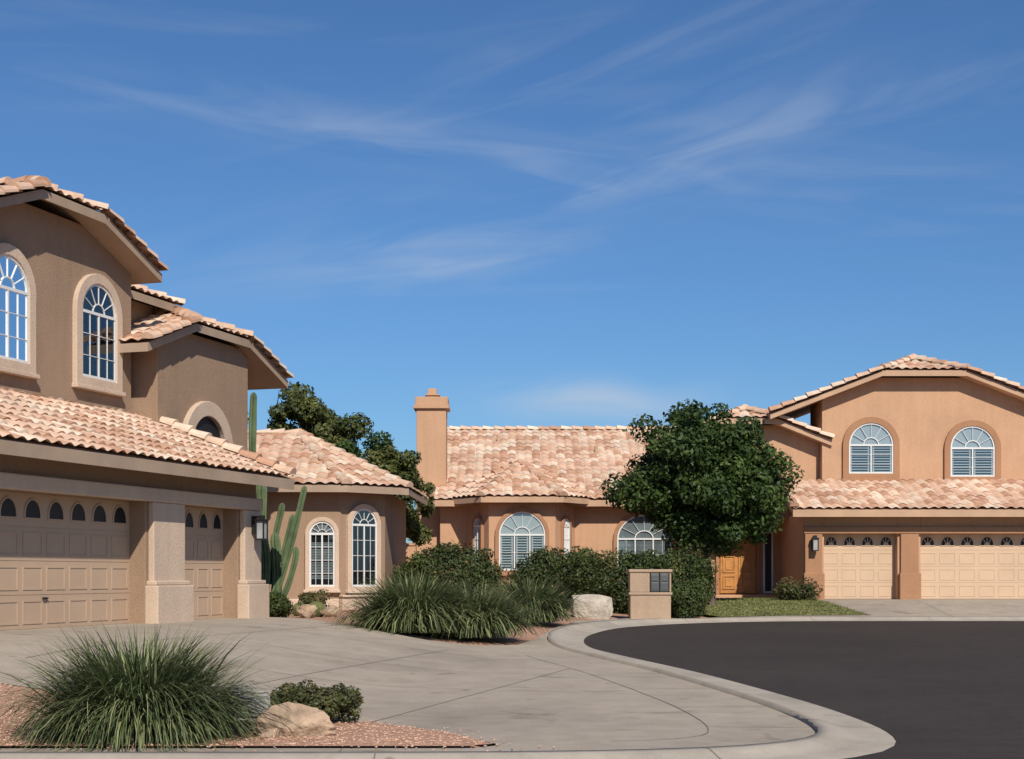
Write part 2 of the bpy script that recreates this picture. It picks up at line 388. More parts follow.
bedin=[(9.1,46.32),(9.1,45.6),(9.95,41.45),(7.5,41.35),(5.2,40.6),(2.9,38.4),(1.55,35.8),(.85,32.4),(.5,29.5),(.1,27.6),(-.6,26.75),(-1.5,26.8),(-2.3,27.4),(-3.1,28.3),(-4,29.2),(-4.7,29.7),(-5.4,29.8)]
poly=back+[(23.5,46.32)]+bedin+[(-8.95,18.7),(-14,19.6),(-5.9,17.3),(-4.2,16.7),(-2.7,16.1),(-1.4,15.35),(-.6,14.5),(-.1,13.55),(-.35,13.3),(-14,13.25),(-34,13.25)]
drape('concrete_driveway',poly,.065,M['conc'],.4,(14,))
bedN=[(-30,13.28),(-.4,13.32),(-.17,13.5),(-.6,14.42),(-1.4,15.27),(-2.7,16.02),(-4.2,16.6),(-5.9,17.2),(-14,19.5),(-30,20)]
drape('gravel_bed',bedN,.082,M['gravel'],.4,(14,))
lawnp=[(5.7,40.95),(7.5,41.4),(9.9,41.5),(9.05,45.6),(9.0,47.2),(5.4,47.2),(4.4,43)]
drape('lawn',lawnp,.07,M['lawn'],.4)
def joint(mb,p,q,w=.012,off=.070):
    p=Vector(p);q=Vector(q);L=(q-p).length;k=max(2,int(L/.2));t=(q-p)/L;nn=Vector((-t.y,t.x))*w/2
    vs=[]
    for i in range(k+1):
        c=p+(q-p)*i/k
        for s in (-1,1): a=c+nn*s; vs.append((a.x,a.y,hz(a.x,a.y)+off))
    mb.add(vs,[(2*i,2*i+1,2*i+3,2*i+2) for i in range(k)])
jm=MB()
def un(u,nn): return (OX+du.x*u+dn.x*nn,OY+du.y*u+dn.y*nn)
joint(jm,un(-3,2.6),un(7.9,2.6)); joint(jm,un(-2.5,5.4),un(4.8,5.4)); joint(jm,un(-5.5,8.1),un(2.8,8.1))
for u in (-1,1.6,4.2): joint(jm,un(u,.2),un(u,8.1+(2 if u<2 else 0)))
joint(jm,un(6.6,.2),un(6.3,5.0))
for x in (-7.5,-6,-4.5,-3,-1.5,0): joint(jm,(x,12.65),(x,13.22))
b2=offs(edge,1.75)
for i in range(len(b2)-1):
    if 13.8<b2[i].y<25.2 and b2[i].x>-5 : joint(jm,b2[i],b2[i+1])
e1=offs(edge,.72);e2=offs(edge,1.75)
for i in range(0,len(edge),6):
    if 13.5<edge[i].y<26: joint(jm,e1[i],e2[i])
for x in (12.1,17.8): joint(jm,(x,40.4),(x,46.2))
joint(jm,(9.6,43.4),(23,43.4))
jm.obj('driveway_joints',M['joint'],up=True)
cj=MB()
E=[offs(edge,d) for d in (.0,.3,.4,.5,.58,.7)]; Z=(.036,.036,.048,.085,.11,.115)
for i in range(4,len(edge),9):
    if -10<edge[i].x<30:
        t=(edge[i]-edge[i-1]).normalized()*.007; vs=[]
        for r,z in zip(E,Z):
            for s_ in (-1,1): a=r[i]+t*s_; vs.append((a.x,a.y,hz(a.x,a.y)+z+.004))
        cj.add(vs,[(2*k,2*k+1,2*k+3,2*k+2) for k in range(5)])
cj.obj('curb_joints',M['joint'],up=True)
def pebbles(name,pts,mat,s0,s1,zoff):
    ico=[(0,0,1),(.9,0,.1),(.28,.85,.1),(-.72,.53,.1),(-.72,-.53,.1),(.28,-.85,.1),(0,0,-.8)]
    fc=[(0,1,2),(0,2,3),(0,3,4),(0,4,5),(0,5,1),(6,2,1),(6,3,2),(6,4,3),(6,5,4),(6,1,5)]
    mb=MB()
    for x,y in pts:
        s=random.uniform(s0,s1);a=random.random()*6.28;z=hz(x,y)+zoff
        sx,sy,sz=s*random.uniform(.7,1.3),s*random.uniform(.7,1.3),s*random.uniform(.5,.8)
        mb.add([(x+(p[0]*math.cos(a)-p[1]*math.sin(a))*sx,y+(p[0]*math.sin(a)+p[1]*math.cos(a))*sy,z+p[2]*sz) for p in ico],fc)
    mb.obj(name,mat)
pp=[]
while len(pp)<6000:
    x,y=random.uniform(-7,0),random.uniform(13.25,18)
    if inpoly(x,y,bedN): pp.append((x,y))
for _ in range(60): pp.append((random.uniform(-4,.6),random.gauss(13.2,.12)))
for _ in range(80):
    i=random.randint(2,7); a,b_=bedN[i],bedN[i+1]; t=random.random(); pp.append((a[0]+(b_[0]-a[0])*t+random.gauss(0,.12),a[1]+(b_[1]-a[1])*t+abs(random.gauss(0,.22))))
pebbles('gravel',pp,M['pebb'],.007,.02,.085)
# ------------------------------------------------------------ LEFT HOUSE
ML=Matrix.Translation((OX,OY,0))@Matrix.Rotation(math.atan2(.9522,.3054),4,'Z'); MLi=ML.inverted()
HL=empty('stucco_house',ML)
W=MB();T=MB();F=MB();TR=MB();D=MB();K=MB();P=newP()
for a,b in ((-6,-1.32),(3.56,4.78),(6.88,7.65)): W.box(a,b,-.3,.3,.55,3.42)
for a,b in ((-1.32,3.56),(4.78,6.88)): W.box(a,b,-.3,.3,2.87,3.42)
W.box(7.35,7.648,.3,5,.55,3.42); W.box(-6,-5.7,.3,5,.55,3.42)
W.ext([(7.648,-.3,3.42),(7.648,2.5,3.42),(7.648,2.5,4.55),(7.648,-.3,3.5)],(-.2,0,0))
for a,b in ((-2.1,-1.38),(3.64,4.70),(6.94,7.64)):
    TR.box(a,b,-.42,-.302,.7,2.862)
    TR.box(a-.1,b+.07,-.56,-.3,.6,1.42); TR.box(a-.06,b+.04,-.5,-.3,1.42,1.5)
TR.box(-2.2,7.655,-.45,-.303,2.865,3.10)
TR.box(-1.32,-1.2,-.3,0,.7,2.865)
garage_door(D,K,-1.32,3.56,.02,.76,2.87,8,False); garage_door(D,K,4.78,6.88,.02,.76,2.87,4,False)
K.box(1.05,1.17,-.03,0,1.22,1.25)
tile_plane(T,F,[(-6.5,-.9,3.5),(8.05,-.9,3.5),(8.05,2.5,4.83),(-6.5,2.5,4.83)])
caps(T,(8.0,-.9,3.56),(8.0,2.5,4.89))
F.box(-6.5,8.05,-.93,-.902,3.30,3.5)
gable_wall(W,4.9,2.5,4.2,2.2,7.6,3.4,3.05,1.0,7.75,.366)
gable(T,F,4.9,2.0,3.05,1.0,7.75,.366,7.8)
W.box(-6,9.9,3.4,11.9,.55,7.5); hip(T,F,-6.6,10.4,2.95,12.4,7.55,.36)
gable_wall(W,10.1,2.02,4.6,7.8,11.7,.55,3.1,1.2,6.2,.36)
gable(T,F,10.1,1.75,3.1,1.2,6.2,.36,6.5)
W.box(11.7,12.9,2.7,4.5,.55,6.08)
W.box(7.6,20,5,12.5,.55,3.85); hip(T,F,7.2,20.5,4.4,13,3.85,.38)
ao=arch(9.75,2.6,2.15,2.75,1.08);ai=arch(9.75,2.6,1.5,2.42,.75)
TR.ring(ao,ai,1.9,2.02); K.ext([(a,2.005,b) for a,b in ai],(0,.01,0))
Tw=Matrix.Translation((0,2.5,0))
window(P,Tw,6.34,5.42,1.18,1.85,.59,.2,2,3); window(P,Tw,3.5,5.42,1.18,1.85,.59,.2,2,3)
W.T=MLi;T.T=MLi;F.T=MLi;TR.T=MLi
fp=[(-6.9,38.98),(-4.5,39.1),(-3.4,40.2),(-3.25,46),(-8.5,46),(-8.5,38.98)]
W.ext([(x,y,.5) for x,y in fp],(0,0,3.35))
E0,E1,E2,E3=(-8.8,38.34,3.9),(-4.25,38.55,3.9),(-2.75,40.0,3.9),(-2.6,46.2,3.9)
A=(-6.0,42.3,5.55);B=(-10,42.12,5.55);C=(-5.9,46.2,5.55)
tile_plane(T,F,[E0,E1,A,B]);tile_plane(T,F,[E1,E2,A]);tile_plane(T,F,[E2,E3,C,A])
for a,b in ((E1,A),(E2,A),(A,B),(A,C)): caps(T,a,b)
def face(p,q,z=0):
    d=(Vector(q)-Vector(p)).normalized(); return Matrix.Translation((p[0],p[1],z))@Matrix(((d.x,-d.y,0,0),(d.y,d.x,0,0),(0,0,1,0),(0,0,0,1)))
Fa=MLi@face(fp[0],fp[1]);Fb=MLi@face(fp[1],fp[2])
window(P,Fa,1.96,1.3,.66,1.7,.33,.11,2,4); window(P,Fb,.78,1.3,.86,2.05,.43,.13,2,4)
TR.T=Fb; TR.box(.0,1.56,-.14,.0,.6,1.02); TR.box(-.03,1.6,-.2,.0,1.02,1.08)
TR.T=Fa; TR.box(.9,2.4,-.10,0,.6,.98)
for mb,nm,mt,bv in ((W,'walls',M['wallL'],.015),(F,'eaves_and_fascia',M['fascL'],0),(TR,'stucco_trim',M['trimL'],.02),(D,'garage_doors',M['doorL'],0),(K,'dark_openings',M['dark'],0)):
    mb.obj(nm,mt,HL,bevel=bv)
T.obj('clay_tile_roof',M['tile'],HL,smooth=False); finP(P,HL,M['trimL'])
def lantern(x,y,z,rot):
    e=empty('wall_lantern',Matrix.Translation((x,y,z))@Matrix.Rotation(rot,4,'Z'))
    b=MB(); b.box(-.04,.04,.12,.2,-.1,.25); b.box(-.02,.02,0,.14,.22,.25)
    b.box(-.1,.1,-.1,.1,.14,.17); b.ext([(-.11,-.11,.17),(.11,-.11,.17),(.11,.11,.17),(-.11,.11,.17)],(0,0,.015)); b.box(-.05,.05,-.05,.05,.18,.26)
    for sx in (-1,1):
        for sy in (-1,1): b.box(sx*.08-.012,sx*.08+.012,sy*.08-.012,sy*.08+.012,-.2,.14)
    b.box(-.09,.09,-.09,.09,-.22,-.19); b.obj('frame',M['black'],e)
    g=MB(); g.box(-.07,.07,-.07,.07,-.19,.14); g.obj('panes',M['blind'],e)
lp=un(7.25,.62); lantern(lp[0],lp[1],2.5,math.atan2(.9522,.3054))
lantern(9.24,45.72,2.55,0)
# ------------------------------------------------------------ RIGHT HOUSE
MR=Matrix.Translation((8,50,0)); MRi=MR.inverted(); HR=empty('stucco_house',MR)
W=MB(MRi);T=MB(MRi);F=MB(MRi);TR=MB(MRi);D=MB(MRi);K=MB(MRi);WD=MB(MRi);P=newP()
for a,b in ((8.95,9.57),(11.82,12.53),(17.41,19.6)): W.box(a,b,46.0,46.6,.6,3.5)
for a,b in ((9.57,11.82),(12.53,17.41)): W.box(a,b,46.0,46.6,2.87,3.5)
W.box(8.95,9.25,46.6,50,.6,3.5); W.box(9.25,19.6,46.9,52,.6,3.5)
for a,b in ((8.97,9.5),(11.9,12.45),(17.48,18.1)):
    TR.box(a,b,45.9,45.998,.7,2.86); TR.box(a-.05,b+.05,45.8,45.998,.6,1.66)
TR.box(8.93,18.2,45.88,45.997,2.865,3.08)
garage_door(D,K,9.57,11.82,46.32,.86,2.87,4,True); garage_door(D,K,12.53,17.41,46.32,.86,2.87,8,True)
tile_plane(T,F,[(8.5,45.4,3.57),(20.1,45.4,3.57),(20.1,48.1,4.62),(8.5,48.1,4.62)]); caps(T,(8.55,45.4,3.63),(8.55,48.1,4.68))
F.box(8.5,20.1,45.37,45.398,3.36,3.57)
W.ext([(8.96,46.0,3.5),(8.96,48.1,3.5),(8.96,48.1,4.4),(8.96,46.0,3.62)],(.2,0,0))
gable_wall(W,13.1,48.1,50,9.94,17.6,3.4,4.9,1.35,6.72,.385)
gable(T,F,13.1,47.6,4.9,1.35,6.72,.385,57)
W.box(9.94,17.5,50,56,3.4,6.6)
gable_wall(W,7.6,48.5,51,5.5,9.93,3.4,2.65,.9,5.9,.40); gable(T,F,7.6,48.0,2.65,.9,5.9,.40,56); W.box(5.5,9.93,51,55,3.4,5.85)
Tw=MRi@Matrix.Translation((0,48.1,0))
window(P,Tw,11.5,4.85,1.42,1.62,.71,.2,2,3,True); window(P,Tw,14.75,4.75,1.42,1.62,.71,.2,2,3,True)
W.box(-2.4,8.96,50,62,.6,4.05)
W.ext([(-2.4,50,4.05),(-2.4,62.4,4.05),(-2.4,56.2,6.75)],(.25,0,0))
e0,e1,r0,r1=(-2.75,49.4,4.05),(8.9,49.4,4.05),(-2.75,56,7.0),(8.9,56,7.0)
tile_plane(T,F,[e0,e1,r1,r0]); tile_plane(T,F,[(8.9,62.6,4.05),(-2.75,62.6,4.05),r0,r1])
caps(T,Vector(e0)+Vector((.05,0,.05)),Vector(r0)+Vector((.05,0,.05))); caps(T,r0,r1)
F.box(-2.75,8.9,49.37,49.398,3.86,4.05)
bp=[(-1.6,50.2),(-.75,48.6),(1.4,48.6),(2.2,50.2)]
W.ext([(x,y,.6) for x,y in bp],(0,0,3.45))
q0,q1,q2,q3=(-2.15,49.7,4.1),(-1.0,48.1,4.1),(1.65,48.1,4.1),(2.75,49.7,4.1); q=(.32,51.3,5.45)
for a,b in ((q0,q1),(q1,q2),(q2,q3)): tile_plane(T,F,[a,b,q])
for a in (q0,q1,q2,q3): caps(T,a,q)
Fm=MRi@face(bp[1],bp[2]);Fl=MRi@face(bp[0],bp[1]);Fr=MRi@face(bp[2],bp[3])
window(P,Fm,1.08,1.75,1.5,1.9,.75,.13,3,2,True); window(P,Fl,1.1,1.9,.5,1.55,.25,.1,2,3); window(P,Fr,.75,1.9,.5,1.55,.25,.1,2,3)
window(P,MRi@Matrix.Translation((0,50,0)),4.4,1.75,1.8,1.85,.8,.13,3,2)
W.box(-3.22,-2.22,50.5,51.5,.6,7.2)
TR2=MB(MRi); TR2.box(-3.32,-2.12,50.4,51.6,7.2,7.32); TR2.box(-3.26,-2.16,50.46,51.54,7.32,7.6); TR2.box(-2.9,-2.5,50.8,51.2,7.6,7.68); TR2.box(-2.95,-2.45,50.75,51.25,7.68,7.72)
TR2.box(-2.86,-2.56,50.85,51.15,7.72,7.92)
TR2.obj('chimney_cap',M['wallR'],HR,bevel=.015)
zb=.98
W.box(6.0,8.95,48.9,50,.6,.95)
WD.box(6.9,8.12,49.93,49.99,zb,3.02)
for i in range(2):
    x=6.93+i*.6
    WD.box(x,x+.57,49.89,49.928,zb+.02,3.0)
    for z0,z1 in ((.15,.6),(.7,1.25),(1.35,1.85)):
        WD.ring([(x+.08,zb+z0),(x+.49,zb+z0),(x+.49,zb+z1),(x+.08,zb+z1)],[(x+.12,zb+z0+.04),(x+.45,zb+z0+.04),(x+.45,zb+z1-.04),(x+.12,zb+z1-.04)],49.86,49.89)
        WD.box(x+.17,x+.4,49.865,49.89,zb+z0+.09,zb+z1-.09)
TR.box(6.78,6.89,49.88,49.998,.95,3.12);TR.box(8.13,8.24,49.88,49.998,.95,3.12);TR.box(6.78,8.24,49.87,49.998,3.122,3.22)
P['frame'].T=MRi;P['glass'].T=MRi;P['inner'].T=MRi
P['frame'].ring([(8.36,1.0),(8.7,1.0),(8.7,3.05),(8.36,3.05)],[(8.42,1.06),(8.64,1.06),(8.64,2.99),(8.42,2.99)],49.93,49.998)
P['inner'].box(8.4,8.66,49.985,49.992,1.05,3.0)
WD.obj('front_door',M['wood'],HR,bevel=.004)
VP=MB(MRi); S_=14
for vx,vy,vz in ((3.0,53.5,5.7),(-.5,54.6,6.2)):
    VP.add([(vx+.06*math.cos(6.2832*k/S_),vy+.06*math.sin(6.2832*k/S_),vz+zz) for zz in (-.1,.5) for k in range(S_)],[(k,(k+1)%S_,(k+1)%S_+S_,k+S_) for k in range(S_)]+[tuple(range(S_,2*S_))])
VP.obj('roof_vent_pipes',M['fascR'],HR)
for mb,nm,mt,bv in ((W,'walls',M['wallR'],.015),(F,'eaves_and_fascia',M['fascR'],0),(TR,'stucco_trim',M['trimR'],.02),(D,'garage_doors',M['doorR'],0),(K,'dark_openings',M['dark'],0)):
    mb.obj(nm,mt,HR,bevel=bv)
T.obj('clay_tile_roof',M['tile'],HR); finP(P,HR,M['trimR'])
g=MB(); g.box(-16,-3.23,50.6,50.8,.5,2.6); g.box(-16,-3.23,50.56,50.84,2.6,2.68); g.obj('garden_wall',M['wallR'])
# ------------------------------------------------------------ foliage
def cloud(name,blobs,n,size,mat,seed,parent=None,shell=.22,elong=.55,lo=.25):
    R=np.random.default_rng(seed); B=np.array(blobs,float)
    wgt=(B[:,3]*B[:,4]+B[:,4]*B[:,5]+B[:,3]*B[:,5]); wgt/=wgt.sum()
    idx=R.choice(len(B),n,p=wgt); b=B[idx]
    d=R.normal(size=(n,3)); d/=np.linalg.norm(d,axis=1)[:,None]
    r=1-np.abs(R.normal(0,shell,n)); r=np.clip(r+R.normal(0,.06,n),lo,1.2)
    c=b[:,:3]+d*b[:,3:6]*r[:,None]
    nm=d+R.normal(0,.6,(n,3))+np.array([0,0,.3]); nm/=np.linalg.norm(nm,axis=1)[:,None]
    t=np.cross(nm,R.normal(size=(n,3))); t/=np.linalg.norm(t,axis=1)[:,None]; bt=np.cross(nm,t)
    s=size*R.uniform(.6,1.3,n)[:,None]
    v=np.stack([c-t*s,c-bt*s*elong,c+t*s,c+bt*s*elong],1).reshape(-1,3)
    me=bpy.data.meshes.new(name); me.vertices.add(4*n); me.vertices.foreach_set('co',v.astype(np.float32).ravel())
    me.loops.add(4*n); me.loops.foreach_set('vertex_index',np.arange(4*n,dtype=np.int32))
    me.polygons.add(n); me.polygons.foreach_set('loop_start',np.arange(0,4*n,4,dtype=np.int32)); 
    me.update(calc_edges=True)
    ul=me.uv_layers.new(name='UVMap'); rr=np.clip(R.uniform(0,1,n)*.55+.5*R.uniform(0,1,len(B))[idx],0,1)
    uv=np.repeat(np.stack([rr,rr],1),4,axis=0); ul.data.foreach_set('uv',uv.astype(np.float32).ravel())
    me.materials.append(mat); me.validate()
    o=bpy.data.objects.new(name,me); COL.objects.link(o)
    if parent: o.parent=parent; o.matrix_parent_inverse=parent.matrix_world.inverted()
    return o
def sub(c,rad,k,rs,seed,lower=-1.0,q0=.45,q1=.88):
    R=np.random.default_rng(seed); out=[]
    for i in range(k):
        while True:
            d=R.normal(size=3); d/=np.linalg.norm(d)
            if d[2]>lower: break
        q=R.uniform(q0,q1)+R.normal(0,.05); s=rs*R.uniform(.55,1.35)
        out.append((c[0]+d[0]*rad[0]*q,c[1]+d[1]*rad[1]*q,c[2]+d[2]*rad[2]*q,s,s,s*.75))
    return out
def tube(mb,path,rads,S=9):
    vs=[];n=len(path)
    for i,(p,r) in enumerate(zip(path,rads)):
        p=Vector(p); t=(Vector(path[min(i+1,n-1)])-Vector(path[max(i-1,0)])).normalized()
        a=t.cross(Vector((.3,1,.1))).normalized(); b=t.cross(a)
        vs+=[tuple(p+a*r*math.cos(6.2832*k/S)+b*r*math.sin(6.2832*k/S)) for k in range(S)]
    mb.add(vs,[(i*S+k,i*S+(k+1)%S,(i+1)*S+(k+1)%S,(i+1)*S+k) for i in range(n-1) for k in range(S)])
def tree(name,x,y,crown_c,crown_r,trunk_r,nleaf,lsize,mat,seed,k=60,rs=.8,parts=None,shell=.3):
    z=hz(x,y); e=empty(name,Matrix.Translation((x,y,z))); R=random.Random(seed)
    mb=MB(Matrix.Translation((-x,-y,-z)))
    top=Vector(crown_c); fork=Vector((x,y,z))+(top-Vector((x,y,z)))*.42
    tube(mb,[(x,y,z-.1),(x+.04,y,z+.4),tuple(fork)],[trunk_r*1.3,trunk_r,trunk_r*.75])
    parts=parts or [(crown_c,crown_r,k)]; bl=[]
    for j,(c,r,kk) in enumerate(parts): bl+=sub(c,r,kk,rs,seed+j*7)
    for i in range(0,len(bl),max(1,len(bl)//16)):
        end=Vector(bl[i][:3]); mid=fork+(end-fork)*.5+Vector((R.uniform(-.2,.2),R.uniform(-.2,.2),.2))
        tube(mb,[tuple(fork-Vector((0,0,.05))),tuple(mid),tuple(end)],[trunk_r*.5,trunk_r*.28,trunk_r*.08],7)
    mb.obj('trunk_and_limbs',M['bark'],e,smooth=True)
    for c,r,kk in parts: bl.append((*c,r[0]*.6,r[1]*.6,r[2]*.6))
    cloud('crown',bl,nleaf,lsize,mat,seed,e,shell=shell)
    return e
tree('ficus_tree',5.75,43.6,(5.5,43.4,4.4),(2.7,2.3,2.1),.13,60000,.078,M['tree'],3,rs=.5,
     parts=[((5.35,43.4,5.15),(2.05,1.9,1.6),60),((5.7,43.3,4.1),(2.5,2.1,1.45),75),((4.5,43.4,4.2),(1.65,1.6,1.3),35),((6.7,43.3,4.3),(1.45,1.4,1.3),35),((7.0,43.3,3.5),(1.25,1.2,1.1),22),((5.6,43.3,3.0),(1.5,1.4,.8),20)])
tree('background_tree',-8.4,62,(-8.3,62,6.6),(2.7,2.4,2.9),.2,22000,.10,M['tree2'],5,55,.6)
tree('background_tree',-5.6,55,(-5.3,55,4.9),(2.3,2,1.9),.15,18000,.09,M['tree'],6,50,.5)
tree('mesquite_tree',-4.0,47.5,(-3.75,47.5,3.9),(1.55,1.4,2.0),.1,20000,.07,M['tree2'],8,60,.36)
tree('background_tree',-13,58,(-13,58,6),(3,2.5,3),.2,14000,.12,M['tree'],9,40,.8)
tree('background_tree',24,62,(24,62,4.2),(3,2.5,2.5),.2,12000,.12,M['tree'],10,40,.8)
def hedge(name,c,r,n,seed,mat='hedge',size=.045,k=40,rs=.33,fill=.85):
    e=empty(name,Matrix.Translation((c[0],c[1],hz(c[0],c[1]))))
    bl=sub(c,r,k,rs,seed)+[(*c,*[q*fill for q in r])]*3
    cloud('foliage',bl,n,size,M[mat],seed,e,shell=.15)
    b=MB(Matrix.Translation((-c[0],-c[1],-hz(c[0],c[1]))))
    for i in range(6): 
        a=i*1.047; tube(b,[(c[0],c[1],hz(c[0],c[1])-.05),(c[0]+r[0]*.5*math.cos(a),c[1]+r[1]*.5*math.sin(a),c[2])],[.03,.015],5)
    b.obj('stems',M['bark'],e)
hedge('hedge',(-1.65,40.6,1.5),(1.65,1.0,1.1),20000,21)
hedge('hedge',(1.3,43.5,1.4),(1.7,.9,1.1),17000,22)
hedge('hedge',(3.1,42.0,1.4),(1.75,1.0,1.05),20000,23)
hedge('hedge',(4.65,41.5,1.4),(1.15,1.0,1.08),15000,24)
hedge('round_shrub',(4.6,39.9,.95),(.62,.6,.55),9000,25,size=.035,rs=.2)
hedge('low_shrub',(-4.95,31.2,.98),(.4,.4,.3),5000,26,size=.03,rs=.15,k=20)
hedge('low_shrub',(8.55,45.2,1.1),(.85,.5,.30),3600,27,'bush',.045,30,.22,.6)
hedge('low_shrub',(-3.3,42.5,1.2),(.9,.7,.6),7000,28)
hedge('low_shrub',(-4.35,33.0,1.0),(.35,.3,.25),2500,29,'bush',.03,20,.15,.6)
def grass(name,x,y,rad,ht,n,seed,w=.012,zoff=.08,bend=.085):
    R=np.random.default_rng(seed); z=hz(x,y)+zoff-.03
    S=7; az=R.uniform(0,2*np.pi,n); r0=np.abs(R.normal(0,.34,n))*rad
    tilt=R.uniform(0.02,1.0,n)**.62
    L=ht*R.uniform(.55,1.15,n)*(1+.35*tilt); a2=az+R.normal(0,.5,n)
    droop=R.uniform(.3,1.8,n)
    v=np.zeros((n,S+1,2,3)); ww=w*R.uniform(.6,1.4,n)
    px=x+r0*np.cos(az);py=y+r0*np.sin(az);pz=np.full(n,z)
    ang=tilt*.95
    tx=-np.sin(a2+R.normal(0,.6,n));ty=np.cos(a2)
    for s in range(S+1):
        k=(1-(s/S)**3)*1.0+.04
        v[:,s,0]=np.stack([px-tx*ww*k,py-ty*ww*k,pz],1); v[:,s,1]=np.stack([px+tx*ww*k,py+ty*ww*k,pz],1)
        ds=L/S; px=px+np.cos(a2)*np.sin(ang)*ds; py=py+np.sin(a2)*np.sin(ang)*ds; pz=np.maximum(pz+np.cos(ang)*ds,z+.02)
        ang=np.minimum(ang+droop*bend*(1+s*.6)*(0.35+tilt),2.6); a2=a2+R.normal(0,.05,n)
    vv=v.reshape(-1,3); b0=(np.arange(n)*(S+1)*2)[:,None]+np.arange(S)[None]*2
    f=np.stack([b0,b0+1,b0+3,b0+2],-1).reshape(-1,4)
    me=bpy.data.meshes.new(name); me.from_pydata(vv.tolist(),[],f.tolist())
    ul=me.uv_layers.new(name='UVMap'); rr=R.uniform(0,1,n)**1.2
    seg=np.tile(np.linspace(-.05,.25,S),n)
    val=np.clip(np.repeat(rr,S)*.8+seg,0,1); uv=np.repeat(np.stack([val,val],1),4,axis=0)
    ul.data.foreach_set('uv',uv.astype(np.float32).ravel()); me.materials.append(M['blade'])
    o=bpy.data.objects.new(name,me); COL.objects.link(o); return o
grass('deer_grass',-3.5,14.1,.62,1.0,5600,31,.0085)
grass('deer_grass',-1.85,28.4,.85,1.1,3600,32,.014)
grass('deer_grass',-.75,28.7,.75,1.0,2800,33,.014)
grass('deer_grass',.4,34.2,.7,1.0,2600,34,.014)
hedge('flowering_shrub',(-1.98,15.3,.31),(.58,.42,.21),7500,41,'bush',.022,50,.11,.7)
def lawn_blades():
    R=np.random.default_rng(5); pts=[]
    while len(pts)<7000:
        x,y=R.uniform(4.4,9.9),R.uniform(40.9,47.2)
        if inpoly(x,y,lawnp): pts.append((x,y))
    mb=MB()
    for x,y in pts:
        z=hz(x,y)+.07;a=R.uniform(0,6.28);c,s=math.cos(a)*.02,math.sin(a)*.02;q=R.uniform(0,1)
        mb.add([(x-c,y-s,z),(x+c,y+s,z),(x+R.normal(0,.03),y+R.normal(0,.03),z+R.uniform(.02,.045))],[(0,1,2)],[(q,q)]*3)
    mb.obj('grass',M['lawnb'])
lawn_blades()
# ------------------------------------------------------------ cactus
def catmull3(p):
    out=[];p=[Vector(q) for q in p]
    for i in range(len(p)-1):
        p0=p[max(i-1,0)];p1=p[i];p2=p[i+1];p3=p[min(i+2,len(p)-1)]
        for k in range(8):
            t=k/8; out.append(.5*((2*p1)+(p2-p0)*t+(2*p0-5*p1+4*p2-p3)*t*t+(3*p1-p0-3*p2+p3)*t**3))
    l=(p[-1]-out[-1])
    out+= [p[-1]-l*.5,p[-1]-l*.25,p[-1]-l*.1,p[-1]]
    return out
def ribbed(mb,path,r,ribs=10):
    S=ribs*2; pts=catmull3(path); n=len(pts); vs=[]
    tot=sum((pts[i+1]-pts[i]).length for i in range(n-1)); acc=0
    for i,p in enumerate(pts):
        if i: acc+=(pts[i]-pts[i-1]).length
        rem=tot-acc; rr=r*(math.sqrt(max(0,1-(1-min(rem/(r*1.6),1))**2)) if rem<r*1.6 else 1)*(.85+.15*min(1,acc/.6))*(1+.06*math.sin(acc*5))
        t=(pts[min(i+1,n-1)]-pts[max(i-1,0)]).normalized(); a=t.cross(Vector((.2,1,.05))).normalized(); b=t.cross(a)
        for k in range(S):
            q=rr*(1 if k%2==0 else .74); vs.append(tuple(p+a*q*math.cos(6.2832*k/S)+b*q*math.sin(6.2832*k/S)))
    mb.add(vs,[(i*S+k,i*S+(k+1)%S,(i+1)*S+(k+1)%S,(i+1)*S+k) for i in range(n-1) for k in range(S)])
c=MB(); z=.6
for path,r in (([(-5.45,32,z),(-5.5,32,2.5),(-5.54,32,4.2),(-5.51,32,5.5)],.085),
               ([(-5.3,31.8,z),(-5.22,31.8,1.8),(-5.3,31.8,2.6),(-5.3,31.8,3.6)],.11),
               ([(-5.1,31.9,z),(-5.0,31.9,1.6),(-5.05,31.9,2.5)],.11),
               ([(-5.1,31.9,1.0),(-4.88,31.9,1.6),(-4.66,31.9,2.4),(-4.4,31.9,3.5)],.07),
               ([(-5.0,32.1,1.1),(-4.92,32.1,1.9),(-4.75,32.1,2.6),(-4.68,32.1,2.9)],.065),
               ([(-5.2,32.2,1.4),(-5.08,32.2,2.4),(-4.95,32.2,3.0),(-4.93,32.2,3.15)],.07),
               ([(-5.05,31.8,.8),(-4.78,31.8,1.3),(-4.6,31.8,1.9),(-4.58,31.8,2.2)],.07)):
    ribbed(c,path,r)
c.obj('organ_pipe_cactus',M['cactus'],smooth=False)
def barrel(x,y,r):
    b=MB(); vs=[];S=32;n=12; z=hz(x,y)+r*.75
    for i in range(n+1):
        th=math.pi*i/n
        for k in range(S):
            q=r*(1 if k%2==0 else .85)*math.sin(th); vs.append((x+q*math.cos(6.2832*k/S),y+q*math.sin(6.2832*k/S),z+r*.95*math.cos(th)))
    b.add(vs,[(i*S+k,i*S+(k+1)%S,(i+1)*S+(k+1)%S,(i+1)*S+k) for i in range(n) for k in range(S)])
    b.obj('barrel_cactus',M['barrel'])
barrel(-4.2,32.2,.2); barrel(-4.65,32.9,.18)
